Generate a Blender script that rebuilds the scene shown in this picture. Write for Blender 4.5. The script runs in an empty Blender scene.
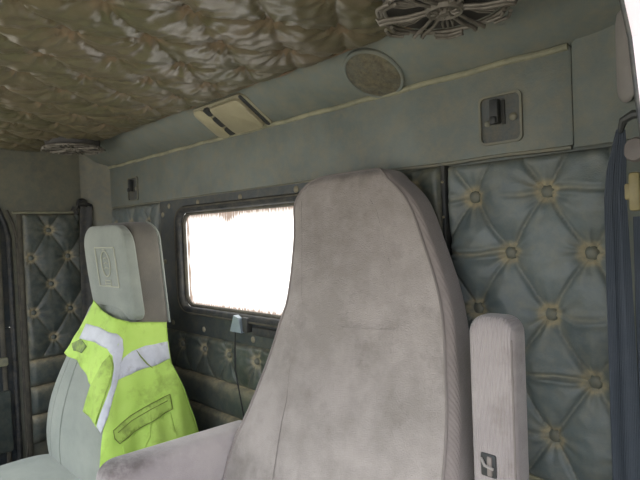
import bpy, bmesh, math, random
from mathutils import Vector, Matrix, noise
random.seed(7)
PI=math.pi
SC=bpy.context.scene
COL=SC.collection

# ---------------------------------------------------------------- materials
def lin(r,g,b):
    f=lambda c:(c/255/12.92) if c/255<=.04045 else ((c/255+.055)/1.055)**2.4
    return (f(r),f(g),f(b),1)
def nd(nt,t,**k):
    n=nt.nodes.new(t)
    for a,v in k.items(): setattr(n,a,v)
    return n
def mat(name,col,rough=.6,col2=None,nscale=6,dust=None,dustamt=.0,attr=False,bump=.1,bscale=300,ribs=None,metal=0,spec=.5,sheen=0,ribbump=.25,stain=None,sblo=.55,sbhi=.75,sscale=4):
    m=bpy.data.materials.new(name); m.use_nodes=True; nt=m.node_tree; L=nt.links
    b=nt.nodes['Principled BSDF']
    b.inputs['Roughness'].default_value=rough; b.inputs['Metallic'].default_value=metal
    b.inputs['Specular IOR Level'].default_value=spec
    if sheen: b.inputs['Sheen Weight'].default_value=sheen; b.inputs['Sheen Roughness'].default_value=.5
    tc=nd(nt,'ShaderNodeTexCoord'); 
    n1=nd(nt,'ShaderNodeTexNoise'); n1.inputs['Scale'].default_value=nscale; n1.inputs['Detail'].default_value=6; n1.inputs['Roughness'].default_value=.65
    L.new(tc.outputs['Object'],n1.inputs['Vector'])
    def ramp(src,a,bb):
        r=nd(nt,'ShaderNodeMapRange'); r.inputs['From Min'].default_value=a; r.inputs['From Max'].default_value=bb; L.new(src,r.inputs['Value']); return r.outputs[0]
    def mix(f,c1,c2):
        x=nd(nt,'ShaderNodeMix',data_type='RGBA')
        if hasattr(f,'name'): L.new(f,x.inputs[0])
        else: x.inputs[0].default_value=f
        for i,c in ((6,c1),(7,c2)):
            if hasattr(c,'is_linked'): L.new(c,x.inputs[i])
            else: x.inputs[i].default_value=c
        return x.outputs[2]
    c=mix(ramp(n1.outputs['Fac'],.38,.62),col,col2 or tuple([v*.82 for v in col[:3]]+[1]))
    if stain:
        n3=nd(nt,'ShaderNodeTexNoise'); n3.inputs['Scale'].default_value=sscale; n3.inputs['Detail'].default_value=8; n3.inputs['Roughness'].default_value=.7
        mp=nd(nt,'ShaderNodeMapping'); mp.inputs['Location'].default_value=(3.1,7.7,1.3); L.new(tc.outputs['Object'],mp.inputs['Vector']); L.new(mp.outputs[0],n3.inputs['Vector'])
        c=mix(ramp(n3.outputs['Fac'],sblo,sbhi),c,stain)
    if dust:
        n2=nd(nt,'ShaderNodeTexNoise'); n2.inputs['Scale'].default_value=28; n2.inputs['Detail'].default_value=8; n2.inputs['Roughness'].default_value=.75
        L.new(tc.outputs['Object'],n2.inputs['Vector'])
        f=ramp(n2.outputs['Fac'],.42,.75)
        mm=nd(nt,'ShaderNodeMath',operation='MULTIPLY'); L.new(f,mm.inputs[0]); mm.inputs[1].default_value=dustamt
        out=mm.outputs[0]
        if attr:
            at=nd(nt,'ShaderNodeAttribute',attribute_name='dirt')
            m2=nd(nt,'ShaderNodeMath',operation='MULTIPLY'); L.new(at.outputs['Fac'],m2.inputs[0]); L.new(ramp(n2.outputs['Fac'],.2,.62),m2.inputs[1])
            a2=nd(nt,'ShaderNodeMath',operation='ADD',use_clamp=True); L.new(m2.outputs[0],a2.inputs[0]); L.new(out,a2.inputs[1]); out=a2.outputs[0]
        c=mix(out,c,dust)
        rr=nd(nt,'ShaderNodeMapRange'); rr.inputs['To Min'].default_value=rough; rr.inputs['To Max'].default_value=.9; L.new(out,rr.inputs['Value']); L.new(rr.outputs[0],b.inputs['Roughness'])
    L.new(c,b.inputs['Base Color'])
    nb=nd(nt,'ShaderNodeTexNoise'); nb.inputs['Scale'].default_value=bscale; nb.inputs['Detail'].default_value=3; L.new(tc.outputs['Object'],nb.inputs['Vector'])
    bp=nd(nt,'ShaderNodeBump'); bp.inputs['Strength'].default_value=bump; bp.inputs['Distance'].default_value=.002
    L.new(nb.outputs['Fac'],bp.inputs['Height']); last=bp.outputs[0]
    if ribs:
        w=nd(nt,'ShaderNodeTexWave',wave_type='BANDS',bands_direction=ribs[0]); w.inputs['Scale'].default_value=ribs[1]; w.inputs['Distortion'].default_value=.6; w.inputs['Detail'].default_value=1
        L.new(tc.outputs['Object'],w.inputs['Vector'])
        b2=nd(nt,'ShaderNodeBump'); b2.inputs['Strength'].default_value=ribbump; b2.inputs['Distance'].default_value=.002
        L.new(w.outputs['Fac'],b2.inputs['Height']); L.new(last,b2.inputs['Normal']); last=b2.outputs[0]
    L.new(last,b.inputs['Normal'])
    return m

DUST=lin(150,136,104)
M=dict(
 wall=mat('moulded_grey_vinyl',lin(114,122,116),.6,lin(100,108,103),5,DUST,.42,bump=.25),
 wallleft=mat('moulded_grey_vinyl_side',lin(104,106,92),.62,lin(92,95,84),5,DUST,.35,bump=.25),
 post=mat('dusty_corner_vinyl',lin(118,120,106),.6,lin(106,108,98),6,DUST,.5,bump=.25),
 edge=mat('dusty_welt',lin(150,148,122),.8,lin(128,128,108),20,bump=.3),
 tuft=mat('tufted_grey_green_vinyl',lin(97,108,108),.4,lin(84,95,96),9,lin(158,150,122),.25,True,bump=.3,bscale=420),
 tuftdark=mat('tufted_dark_vinyl',lin(74,83,79),.4,lin(58,67,64),9,lin(162,152,122),.22,True,bump=.3,bscale=420),
 button=mat('button_vinyl',lin(92,100,94),.45,lin(80,88,84),30,lin(160,146,110),.4),
 ceil=mat('satin_brown_vinyl',lin(100,92,72),.34,lin(86,84,60),5,lin(128,108,82),.14,True,bump=.25,bscale=260,spec=.6),
 ceilbutton=mat('ceiling_button_vinyl',lin(120,98,74),.45,lin(110,92,68),20),
 frame=mat('black_painted_panel',lin(56,64,66),.38,lin(46,52,54),12,lin(120,114,92),.45,bump=.15),
 rubber=mat('black_rubber',lin(46,50,52),.68,lin(30,34,36),12,lin(110,104,86),.5,bump=.1),
 rubberinner=mat('dusty_rubber',lin(92,88,74),.7,lin(70,68,60),20,bump=.2),
 screw=mat('dull_screw',lin(140,134,112),.6,metal=.1),
 seat=mat('grey_seat_velour',lin(160,154,148),.95,lin(142,136,129),11,bump=.8,bscale=420,ribs=('X',95),ribbump=.15,sheen=.2,stain=lin(96,92,84),sblo=.5,sbhi=.82,sscale=9),
 seatside=mat('darker_seat_velour',lin(138,130,125),.95,lin(126,118,114),7,bump=.5,bscale=500,ribs=('Y',75),ribbump=.3,sheen=.3),  # same velour as the seat front, in a darker tone
 arm=mat('armrest_corduroy',lin(162,155,152),.95,lin(148,141,139),7,bump=.5,bscale=500,ribs=('X',75),ribbump=.5,sheen=.3,stain=lin(120,112,104),sblo=.56,sbhi=.8,sscale=9),
 armlow=mat('armrest_velour',lin(172,165,161),.95,lin(156,149,147),7,bump=.5,bscale=500,sheen=.3,stain=lin(98,90,88),sblo=.55,sbhi=.78,sscale=8),
 pipe=mat('seat_piping',lin(134,127,122),.9),
 seam=mat('seat_seam',lin(112,108,102),.95),
 pseat=mat('grey_green_seat_cloth',lin(150,156,145),.95,lin(134,142,132),7,bump=.4,bscale=450,ribs=('X',60),ribbump=.35,sheen=.3),
 pside=mat('brown_grey_seat_cloth',lin(112,108,98),.95,lin(98,96,88),9,bump=.5,bscale=450,sheen=.3),
 thread=mat('pale_embroidery',lin(190,192,172),.8),
 vest=mat('hi_vis_yellow_fabric',lin(190,224,108),.75,lin(178,216,94),5,bump=.2,bscale=600,stain=lin(138,164,70),sblo=.52,sbhi=.78,sscale=12),
 vest2=mat('hi_vis_soiled_fabric',lin(178,210,100),.8,lin(166,198,90),10,bump=.2,bscale=600,stain=lin(126,146,70),sblo=.5,sbhi=.75,sscale=22),
 band=mat('silver_reflective_tape',lin(204,208,214),.45,lin(184,188,194),12,bump=.2,bscale=500,stain=lin(128,126,124),sblo=.56,sbhi=.75,sscale=16),
 badge=mat('dirty_patch',lin(112,130,84),.8,lin(146,170,84),40),
 lens=mat('cream_plastic',lin(164,158,130),.4,lin(152,146,120),14,bump=.1),
 lensbase=mat('cream_plastic_base',lin(144,142,120),.5,lin(134,132,112),14,DUST,.3,bump=.1),
 dark=mat('dark_plastic',lin(48,52,54),.5,lin(38,42,44),16,lin(110,104,86),.3),
 grille=mat('speaker_cloth',lin(92,92,80),.9,lin(66,66,58),34,lin(150,138,104),.5,bump=.6,bscale=200),
 orn=mat('tarnished_ornament',lin(132,128,118),.45,lin(96,92,84),25,lin(96,88,70),.4,metal=.25),
 orndark=mat('ornament_recess',lin(60,58,54),.6,lin(48,47,44),25),
 hookplate=mat('hook_plate',lin(76,82,82),.5,lin(64,70,70),25,lin(140,128,98),.4),
 belt=mat('slate_belt_webbing',lin(78,86,97),.7,lin(70,79,90),12,ribs=('X',160),ribbump=.3,bump=.2),
 beltold=mat('grey_belt_webbing',lin(74,76,74),.75,lin(60,62,62),12,DUST,.3),
 cream=mat('aged_cream_plastic',lin(158,146,100),.45,lin(138,128,92),20),
 greyplastic=mat('grey_plastic',lin(130,122,116),.5,lin(116,110,106),14),
 door=mat('dark_blue_grey_door',lin(52,60,64),.45,lin(44,50,54),9,DUST,.2),
 palegrey=mat('pale_grey_post_light_and_lever',lin(150,146,140),.55,lin(140,136,132),9),
 outer=mat('white_cab_paint',lin(238,226,232),.35,lin(232,220,226),5),
 floor=mat('rubber_mat',lin(70,66,60),.85,lin(84,76,64),5),
 base=mat('black_steel',lin(40,42,44),.5),
 ground=mat('pale_gravel',lin(186,176,160),.95,lin(160,150,134),2),
 cord=mat('black_cord',lin(26,28,28),.6),
 foil=mat('blue_grey_latch',lin(150,164,172),.35,metal=.2),
)

def glassmat():
    m=bpy.data.materials.new('dusty_glass'); m.use_nodes=True; nt=m.node_tree; L=nt.links
    nt.nodes.remove(nt.nodes['Principled BSDF']); out=nt.nodes['Material Output']
    tr=nd(nt,'ShaderNodeBsdfTransparent'); tl=nd(nt,'ShaderNodeBsdfTranslucent'); gl=nd(nt,'ShaderNodeBsdfGlossy')
    gl.inputs['Roughness'].default_value=.08
    tl.inputs['Color'].default_value=(1,.97,.93,1)
    tc=nd(nt,'ShaderNodeTexCoord'); at=nd(nt,'ShaderNodeAttribute',attribute_name='dirt')
    n=nd(nt,'ShaderNodeTexNoise'); n.inputs['Scale'].default_value=1; n.inputs['Detail'].default_value=6
    mp=nd(nt,'ShaderNodeMapping'); mp.inputs['Scale'].default_value=(150,1,22); L.new(tc.outputs['Object'],mp.inputs[0]); L.new(mp.outputs[0],n.inputs['Vector'])
    mm=nd(nt,'ShaderNodeMath',operation='MULTIPLY'); L.new(at.outputs['Fac'],mm.inputs[0]); L.new(n.outputs['Fac'],mm.inputs[1])
    mr=nd(nt,'ShaderNodeMapRange'); mr.inputs['From Min'].default_value=.10; mr.inputs['From Max'].default_value=.42; L.new(mm.outputs[0],mr.inputs[0])
    df=nd(nt,'ShaderNodeBsdfTranslucent'); df.inputs['Color'].default_value=(.20,.15,.12,1)
    m1=nd(nt,'ShaderNodeMixShader'); m1.inputs[0].default_value=.93; L.new(tr.outputs[0],m1.inputs[1]); L.new(tl.outputs[0],m1.inputs[2])
    m2=nd(nt,'ShaderNodeMixShader'); L.new(mr.outputs[0],m2.inputs[0]); L.new(m1.outputs[0],m2.inputs[1]); L.new(df.outputs[0],m2.inputs[2])
    m3=nd(nt,'ShaderNodeMixShader'); m3.inputs[0].default_value=.04; L.new(m2.outputs[0],m3.inputs[1]); L.new(gl.outputs[0],m3.inputs[2])
    L.new(m3.outputs[0],out.inputs[0]); return m
M['glass']=glassmat()
SOIL_SHADE=lin(96,88,82)
M['seat']=mat('grey_seat_velour_soil_shade',lin(162,155,149),.95,lin(144,138,131),11,SOIL_SHADE,0,True,bump=.8,bscale=420,ribs=('X',95),ribbump=.15,sheen=.2,stain=lin(104,99,92),sblo=.53,sbhi=.85,sscale=9)
M['armlow']=mat('armrest_velour_soiled',lin(172,165,161),.95,lin(156,149,147),7,lin(78,70,66),0,True,bump=.5,bscale=500,sheen=.3)
M['stitch_foldshade']=mat('soiled_stitching_fold_shade',lin(124,142,66),.9)

# ---------------------------------------------------------------- mesh helpers
def link(name,me,m,parent=None,smooth=True,angle=40):
    o=bpy.data.objects.new(name,me); COL.objects.link(o)
    me.materials.append(M[m] if isinstance(m,str) else m)
    if smooth:
        me.shade_smooth()
        if angle: me.set_sharp_from_angle(angle=math.radians(angle))
    if parent: o.parent=parent
    return o
def tag(o,label=None,cat=None,group=None,kind=None):
    if label: o['label']=label
    if cat: o['category']=cat
    if group: o['group']=group
    if kind: o['kind']=kind
    return o
def thing(name,label,cat,loc,group=None):
    o=bpy.data.objects.new(name,None); COL.objects.link(o); o.location=loc; o.empty_display_size=.05
    return tag(o,label,cat,group)
def local(o,par):   # vertices were written in world metres: move them into the parent's frame
    pass
class MB:
    """collects world-space geometry into one mesh"""
    def __init__(s,org=(0,0,0)): s.v=[];s.f=[];s.org=Vector(org);s.d=None
    def add(s,vs,fs):
        k=len(s.v); s.v+= [tuple(Vector(v)-s.org) for v in vs]; s.f+=[tuple(i+k for i in f) for f in fs]; return s
    def grid(s,rows,closed=False,flip=False):
        n=len(rows[0]); vs=[p for r in rows for p in r]; fs=[]
        for j in range(len(rows)-1):
            for i in range(n if closed else n-1):
                a=j*n+i;b=j*n+(i+1)%n;c=(j+1)*n+(i+1)%n;d=(j+1)*n+i
                fs.append((a,d,c,b) if flip else (a,b,c,d))
        return s.add(vs,fs)
    def loft(s,rows,caps=True):
        n=len(rows[0]); s.grid(rows,closed=True); 
        if caps:
            k=len(s.v)-n*len(rows)
            s.f.append(tuple(k+i for i in reversed(range(n)))); s.f.append(tuple(k+n*(len(rows)-1)+i for i in range(n)))
        return s
    def box(s,lo,hi,r=.0,seg=2,rot=None,cen=None):
        bm=bmesh.new(); bmesh.ops.create_cube(bm,size=1)
        d=[h-l for l,h in zip(lo,hi)]; c=[(h+l)/2 for l,h in zip(lo,hi)]
        for v in bm.verts: v.co=Vector([v.co[i]*d[i] for i in range(3)])
        if r: bmesh.ops.bevel(bm,geom=bm.edges[:],offset=min(r,min(d)*.49),segments=seg,affect='EDGES',profile=.5)
        if rot: bmesh.ops.rotate(bm,verts=bm.verts[:],cent=(0,0,0),matrix=rot)
        bm.verts.index_update()
        vs=[tuple(v.co+Vector(c)) for v in bm.verts]; fs=[tuple(v.index for v in f.verts) for f in bm.faces]; bm.free()
        return s.add(vs,fs)
    def tube(s,path,r,n=8,closed=False,caps=True):
        P=[Vector(p) for p in path]; rows=[]; m=len(P); up=None
        for i in range(m):
            if closed: t=(P[(i+1)%m]-P[i-1])
            else: t=P[min(i+1,m-1)]-P[max(i-1,0)]
            t.normalize()
            if up is None: up=t.orthogonal().normalized()
            up=(up-t*up.dot(t)).normalized(); w=t.cross(up)
            rr=r[i] if isinstance(r,(list,tuple)) else r
            rows.append([tuple(P[i]+(up*math.cos(2*PI*k/n)+w*math.sin(2*PI*k/n))*rr) for k in range(n)])
        if closed: rows.append(rows[0]); return s.grid(rows,closed=True)
        return s.loft(rows,caps)
    def lathe(s,prof,cen,axis,n=24):
        a=Vector(axis).normalized(); u=a.orthogonal().normalized(); w=a.cross(u); c=Vector(cen)
        rows=[[tuple(c+a*h+(u*math.cos(2*PI*k/n)+w*math.sin(2*PI*k/n))*r) for k in range(n)] for r,h in prof]
        return s.loft(rows)
    def prism(s,poly,off):
        """poly: 3d points, off: extrusion vector"""
        n=len(poly); off=Vector(off); vs=[tuple(p) for p in poly]+[tuple(Vector(p)+off) for p in poly]
        fs=[tuple(range(n)),tuple(reversed(range(n,2*n)))]+[(i,(i+1)%n+0,(i+1)%n+n,i+n)[::-1] for i in range(n)]
        return s.add(vs,fs)
    def build(s,name,m,parent=None,smooth=True,angle=40,dirt=None,recalc=True):
        me=bpy.data.meshes.new(name); me.from_pydata(s.v,[],s.f); me.update()
        if dirt:
            at=me.attributes.new('dirt','FLOAT','POINT'); at.data.foreach_set('value',dirt)
        if recalc:
            bm=bmesh.new(); bm.from_mesh(me); bmesh.ops.recalc_face_normals(bm,faces=bm.faces[:]); bm.to_mesh(me); bm.free()
        o=link(name,me,m,parent,smooth,angle)
        if not parent: o.location=s.org
        return o
def interp(tab,z):
    """smooth (cubic Hermite) interpolation of a table of (z, value...)"""
    n=len(tab); m=len(tab[0])-1
    if z<=tab[0][0]: r=list(tab[0][1:])
    elif z>=tab[-1][0]: r=list(tab[-1][1:])
    else:
        i=max(k for k in range(n-1) if tab[k][0]<=z)
        h=tab[i+1][0]-tab[i][0]; t=(z-tab[i][0])/h; r=[]
        for c in range(1,m+1):
            def sl(k):
                if k<=0 or k>=n-1:
                    k0=0 if k<=0 else n-2
                    return (tab[k0+1][c]-tab[k0][c])/(tab[k0+1][0]-tab[k0][0])
                return (tab[k+1][c]-tab[k-1][c])/(tab[k+1][0]-tab[k-1][0])
            p,q=tab[i][c],tab[i+1][c]; a,b=sl(i)*h,sl(i+1)*h
            r.append(p*(2*t**3-3*t*t+1)+a*(t**3-2*t*t+t)+q*(3*t*t-2*t**3)+b*(t**3-t*t))
    return r if len(r)>1 else r[0]

# ---------------------------------------------------------------- deep buttoned upholstery
def tuft_field(u,v,p0,a,b,depth,seed,wr=.004,hf=0):
    """height above the backing, dust amount at (u,v) of a diamond lattice of buttons"""
    det=a[0]*b[1]-a[1]*b[0]
    du,dv=u-p0[0],v-p0[1]
    s=(du*b[1]-dv*b[0])/det; t=(a[0]*dv-a[1]*du)/det
    best=None
    for i in (math.floor(s),math.floor(s)+1):
        for j in (math.floor(t),math.floor(t)+1):
            x=du-i*a[0]-j*b[0]; y=dv-i*a[1]-j*b[1]; r=math.hypot(x,y)
            if best is None or r<best[0]: best=(r,x,y,i,j)
    r,x,y,i,j=best
    hs=abs(math.sin(PI*s)); ht=abs(math.sin(PI*t))
    crease=min(hs,ht)
    h=.42*(hs*ht)**.42+.58*(1-math.exp(-(r/.026)**1.3))
    ph=(i*12.9898+j*78.233+seed)%6.28
    th=math.atan2(y,x)
    w=math.sin(9*th+ph+2*math.sin(2*th+ph))*math.exp(-r/.028)*min(1,(r/.016)**2)
    w+=.6*math.sin(15*th-ph*2)*math.exp(-r/.02)*min(1,(r/.016)**2)
    h=h*depth+w*wr+noise.noise(Vector((u*14,v*14,seed)))*depth*.22+noise.noise(Vector((u*45,v*45,seed+3)))*wr*.35
    h-=depth*.22*math.exp(-crease/.05)*(r>.008)
    hd_=0
    if hf:
        vr=(v-p0[1])/abs(a[1]); k=round(vr); dv_=(vr-k)*abs(a[1])+.004*math.sin(u*40+k*2)
        mk=max(0,min(1,.5+2.2*noise.noise(Vector((u*7,k*3.3,seed)))))*min(1,r/.02)
        h-=hf*mk*(math.exp(-(dv_/.0035)**2)-.6*math.exp(-((abs(dv_)-.009)/.005)**2)); hd_=.55*mk*math.exp(-(dv_/.0045)**2)
    star=max(0,math.sin(7*th+ph*1.7))**3
    dirt=math.exp(-(r/.015)**2)*.7+.75*math.exp(-((r-.017)/.006)**2)+.5*math.exp(-r/.032)*star+.45*max(0,1-crease/.10)*(.4+.6*math.exp(-r/.05))
    return h,min(1,dirt+hd_)
def tuft_surface(name,m,parent,org,U,V,N,u0,u1,v0,v1,p0,a,b,depth,seed,res=.005,wr=.004,edge=.015,lip=.006,dirtk=1,hf=0):
    """org: world point of (u,v)=(0,0); surface bulges along N"""
    U=Vector(U);V=Vector(V);N=Vector(N);org=Vector(org)
    nu=max(2,int((u1-u0)/res)); nv=max(2,int((v1-v0)/res)); rows=[];dirt=[]
    for jj in range(nv+1):
        v=v0+(v1-v0)*jj/nv; row=[]
        for ii in range(nu+1):
            u=u0+(u1-u0)*ii/nu
            h,d=tuft_field(u,v,p0,a,b,depth,seed,wr,hf)
            e=min(u-u0,u1-u,v-v0,v1-v); k=min(1,e/edge) if edge else 1
            k=math.sqrt(max(0,1-(1-k)**2))
            d2=max(d,.75*math.exp(-e/.008)*(.5+.5*noise.noise(Vector((u*30,v*30,seed+5)))))
            row.append(tuple(org+U*u+V*v+N*(lip+h*k))); dirt.append(d2*dirtk)
        rows.append(row)
    mb=MB(parent.location if parent else (0,0,0)); mb.grid(rows)
    # skirt back to the backing so that the pad has thickness
    bnd=[rows[0][i] for i in range(nu+1)]+[rows[j][nu] for j in range(1,nv+1)]+[rows[nv][i] for i in range(nu-1,-1,-1)]+[rows[j][0] for j in range(nv-1,0,-1)]
    back=[tuple(Vector(p)-N*(Vector(p)-org).dot(N)) for p in bnd]
    k=len(mb.v); mb.grid([bnd,back],closed=True); dirt+=[.3]*(len(mb.v)-k)
    o=mb.build(name,m,parent,angle=None,dirt=dirt,recalc=False)
    bm=bmesh.new(); bm.from_mesh(o.data)
    c=bm.faces.ensure_lookup_table(); f=bm.faces[len(bm.faces)//3]; f.normal_update()
    if f.normal.dot(N)<0: bmesh.ops.reverse_faces(bm,faces=bm.faces[:])
    bm.to_mesh(o.data); bm.free(); o.data.shade_smooth()
    return o
def lattice(u0,u1,v0,v1,p0,a,b,margin=.012):
    out=[]
    for i in range(-40,41):
        for j in range(-40,41):
            u=p0[0]+i*a[0]+j*b[0]; v=p0[1]+i*a[1]+j*b[1]
            if u0+margin<u<u1-margin and v0+margin<v<v1-margin: out.append((u,v))
    return out
def put_buttons(parent,org,U,V,N,pts,r,m,h=.008,base=.004):
    """one button mesh, copied to each spot"""
    mb=MB(); N=Vector(N)
    mb.lathe([(r*.7,base),(r,base+h*.3),(r*.97,base+h*.6),(r*.72,base+h*.88),(r*.35,base+h),(r*.05,base+h*1.02)],(0,0,0),N,16)
    first=None
    for u,v in pts:
        w=Vector(org)+Vector(U)*u+Vector(V)*v-parent.location
        if first is None: first=mb.build('button',m,parent); o=first
        else: o=first.copy(); COL.objects.link(o); o.parent=parent
        o.location=w
def bolster(parent,org,U,V,N,u0,u1,v0,v1,depth,m,seed,name='bolster'):
    U=Vector(U);V=Vector(V);N=Vector(N);org=Vector(org); nu=int((u1-u0)/.012); nv=14; rows=[];dirt=[]
    for j in range(nv+1):
        t=j/nv; v=v0+(v1-v0)*t; row=[]
        for i in range(nu+1):
            u=u0+(u1-u0)*i/nu
            e=min(u-u0,u1-u)
            h=.004+depth*math.sqrt(max(0,1-(2*t-1)**4))**.8*(.9+.25*noise.noise(Vector((u*6,seed,0))))*min(1,(e/.01+.2))
            h+=.0015*math.sin(u*160+seed)*math.exp(-min(t,1-t)*9)
            row.append(tuple(org+U*u+V*v+N*h)); dirt.append(min(1,1.2*math.exp(-(1-t)/.13)*(1 if t>.5 else 0)+.35*math.exp(-t/.06)))
        rows.append(row)
    mb=MB(parent.location); mb.grid(rows)
    bnd=[rows[0][i] for i in range(nu+1)]+[rows[j][nu] for j in range(1,nv+1)]+[rows[nv][i] for i in range(nu-1,-1,-1)]+[rows[j][0] for j in range(nv-1,0,-1)]
    back=[tuple(Vector(p)-N*(Vector(p)-org).dot(N)) for p in bnd]
    k=len(mb.v); mb.grid([bnd,back],closed=True); dirt+=[.3]*(len(mb.v)-k)
    o=mb.build(name,m,parent,angle=None,dirt=dirt,recalc=False)
    bm=bmesh.new(); bm.from_mesh(o.data); bm.faces.ensure_lookup_table(); f=bm.faces[nu*nv//2]; f.normal_update()
    if f.normal.dot(N)<0: bmesh.ops.reverse_faces(bm,faces=bm.faces[:])
    bm.to_mesh(o.data); bm.free(); o.data.shade_smooth(); return o

# ================================================================ THE CAB
XL,XR=-2.40,-.14      # side walls
YW=1.0                # rear wall
ZC=1.69               # ceiling backing
X,Y,Z=Vector((1,0,0)),Vector((0,1,0)),Vector((0,0,1))

# floor
tag(MB((-1.27,.1,0)).box((XL-.05,-.7,-.05),(XR+.05,1.08,0)).build('floor','floor',smooth=False),kind='structure')
# ground outside
g=MB().box((-14,-14,-1.0),(12,14,-.9)).build('ground','ground',smooth=False); tag(g,kind='structure')

# rear wall: backing with the window opening, upper fascia, slanted header
WX0,WX1,WZ0,WZ1=-1.690,-.905,1.042,1.376
def rrect(x0,x1,z0,z1,r,n=6):
    P=[]
    for cx,cz,a0 in ((x1-r,z1-r,0),(x0+r,z1-r,90),(x0+r,z0+r,180),(x1-r,z0+r,270)):
        for k in range(n+1):
            a=math.radians(a0+90*k/n); P.append((cx+r*math.cos(a),cz+r*math.sin(a)))
    return P
rw=MB()
rw.box((XL,YW,0),(WX0-.09,YW+.05,1.75)); rw.box((WX1+.09,YW,0),(XR,YW+.05,1.75))
rw.box((WX0-.09,YW,0),(WX1+.09,YW+.05,WZ0-.06)); rw.box((WX0-.09,YW,WZ1+.04),(WX1+.09,YW+.05,1.75))
wall=tag(rw.build('wall_rear','wall',smooth=False),kind='structure')
# flat fascia between the two horizontal lines (z 1.43 .. 1.61), with rolled dusty upper edge
fa=MB(); fa.box((-2.30,YW-.012,1.432),(-.335,YW+.002,1.612),.006,2)
fascia=tag(fa.build('trim_1','wall'),kind='structure')
w=MB(); w.tube([(-2.30+i*.02,YW-.012+.001*math.sin(i),1.610+.0012*math.sin(i*.7)) for i in range(99)],.0065,8)
w.build('rolled_edge','edge',fascia)
w=MB(); w.tube([(-2.30+i*.02,YW-.008,1.431+.0012*math.sin(i*.5)) for i in range(99)],.0045,6)
w.build('lower_welt','post',fascia)
# slanted header strip
hd=MB(); rows=[]
for k in range(13):
    t=k/12; rows.append([(x,YW-.13*t-.004*math.sin(PI*t),1.61+.085*t-.006*math.sin(PI*t)) for x in [-2.34+i*.05 for i in range(43)]])
rows2=[[ (x,y+.05,z+.03) for x,y,z in r] for r in rows]
hd.grid(rows); hd.grid(rows2); 
header=tag(hd.build('trim_2','wall'),kind='structure')

# corner posts (rear left and rear right)
def post(name,pts,m,z0,z1):
    mb=MB(); n=len(pts)
    Pp=[Vector((p[0],p[1],0)) for p in pts]
    zs=[z0+(z1-z0)*k/14 for k in range(15)]
    mb.grid([[(p.x,p.y,z) for p in Pp] for z in zs])
    mb.grid([[(p.x*1.0,p.y+.03,z) for p in Pp] for z in zs])
    return tag(mb.build(name,m),kind='structure')
post('trim_3',[(-2.285,.992),(-2.295,.985),(-2.33,.955),(-2.375,.925),(-2.388,.912),(-2.392,.895)],'post',0,1.70)
arc=[(-.335,.990),(-.325,.984)]+[(-.14-.19+.19*math.sin(a),.985-.13*(1-math.cos(a))) for a in [math.radians(d) for d in range(8,91,8)]]
post('trim_4',[(x,y) for x,y in arc]+[(-.142,.80)],'wall',1.428,1.70)
post('trim_6',[(-.262,.992),(-.25,.985),(-.22,.965),(-.19,.94),(-.165,.91),(-.145,.87),(-.142,.80)],'wall',0,1.428)

# side walls, each with the door opening behind it, one solid with a curved opening edge
def side_wall(name,x0,x1,yoff,m):
    prof=[(.535+yoff,0),(.535+yoff,1.31),(.524+yoff,1.37),(.510+yoff,1.408),(.496+yoff,1.447),(.470+yoff,1.478),(.42+yoff,1.52),(.34+yoff,1.56),(.2+yoff,1.60),(-.1,1.615),(-.7,1.615)]
    poly=prof+[(-.7,1.76),(1.05,1.76),(1.05,0)]
    mb=MB()
    bm=bmesh.new(); vs=[bm.verts.new((x0,y,z)) for y,z in poly]; f=bm.faces.new(vs)
    r=bmesh.ops.extrude_face_region(bm,geom=[f]); 
    for v in [e for e in r['geom'] if isinstance(e,bmesh.types.BMVert)]: v.co.x=x1
    bmesh.ops.recalc_face_normals(bm,faces=bm.faces[:]); bmesh.ops.triangulate(bm,faces=[f for f in bm.faces if len(f.verts)>4])
    me=bpy.data.meshes.new(name); bm.to_mesh(me); bm.free()
    return tag(link(name,me,m,None,False),kind='structure'),prof
wl,pl=side_wall('wall_left',XL,XL-.05,.068,'wallleft')
wr_,pr0=side_wall('wall_right',XR,XR+.018,.092,'wallleft')
pr=[(y-.092,z) for y,z in pr0]
def seal(parent,prof,x,r,m,dy=0):
    mb=MB(); P=[]
    for (a,b) in zip(prof,prof[1:]):
        n=max(2,int(math.hypot(b[0]-a[0],b[1]-a[1])/.02))
        for k in range(n): P.append((x,a[0]+(b[0]-a[0])*k/n+dy,a[1]+(b[1]-a[1])*k/n))
    mb.tube(P,r,8); return mb.build('door_seal',m,parent)
seal(wl,pl,XL+.004,.011,'rubber')
seal(wl,[(y+.030,z) for y,z in pl[:5]],XL+.002,.006,'rubberinner')
seal(wr_,pr,-.120,.0018,'rubber',-.006)
# outer skin of the cab around the driver's door opening
poly=[(y-.006,z) for y,z in pr]+[(-.7,1.80),(1.10,1.80),(1.10,-.2),(.529,-.2)]
bm=bmesh.new(); vs=[bm.verts.new((-.119,y,z)) for y,z in poly]; f=bm.faces.new(vs); r=bmesh.ops.extrude_face_region(bm,geom=[f])
for v in [e for e in r['geom'] if isinstance(e,bmesh.types.BMVert)]: v.co.x=-.105
bmesh.ops.recalc_face_normals(bm,faces=bm.faces[:]); bmesh.ops.triangulate(bm,faces=[f for f in bm.faces if len(f.verts)>4])
me=bpy.data.meshes.new('outer_skin'); bm.to_mesh(me); bm.free(); link('outer_skin',me,'outer',wr_,False)
# pale strip added for the door light falling on the right corner post
t=MB(); rows=[]
for k in range(13):
    s=(1-math.cos(PI*k/12))/2; z=1.485+.155*s; wd=.017*math.sqrt(max(.02,1-(2*s-1)**8)); rows.append([( -.240+.012*(s-.5)*0+wd*math.cos(a)*1.0, .955-.012*(-.240+wd*math.cos(a)+.24)*40-.010*math.sin(a)*math.sqrt(max(.02,1-(2*s-1)**8)), z) for a in [2*PI*i/14 for i in range(14)]])
t.loft(rows); pp=t.build('trim_post_light','palegrey'); tag(pp,kind='structure')

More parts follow.
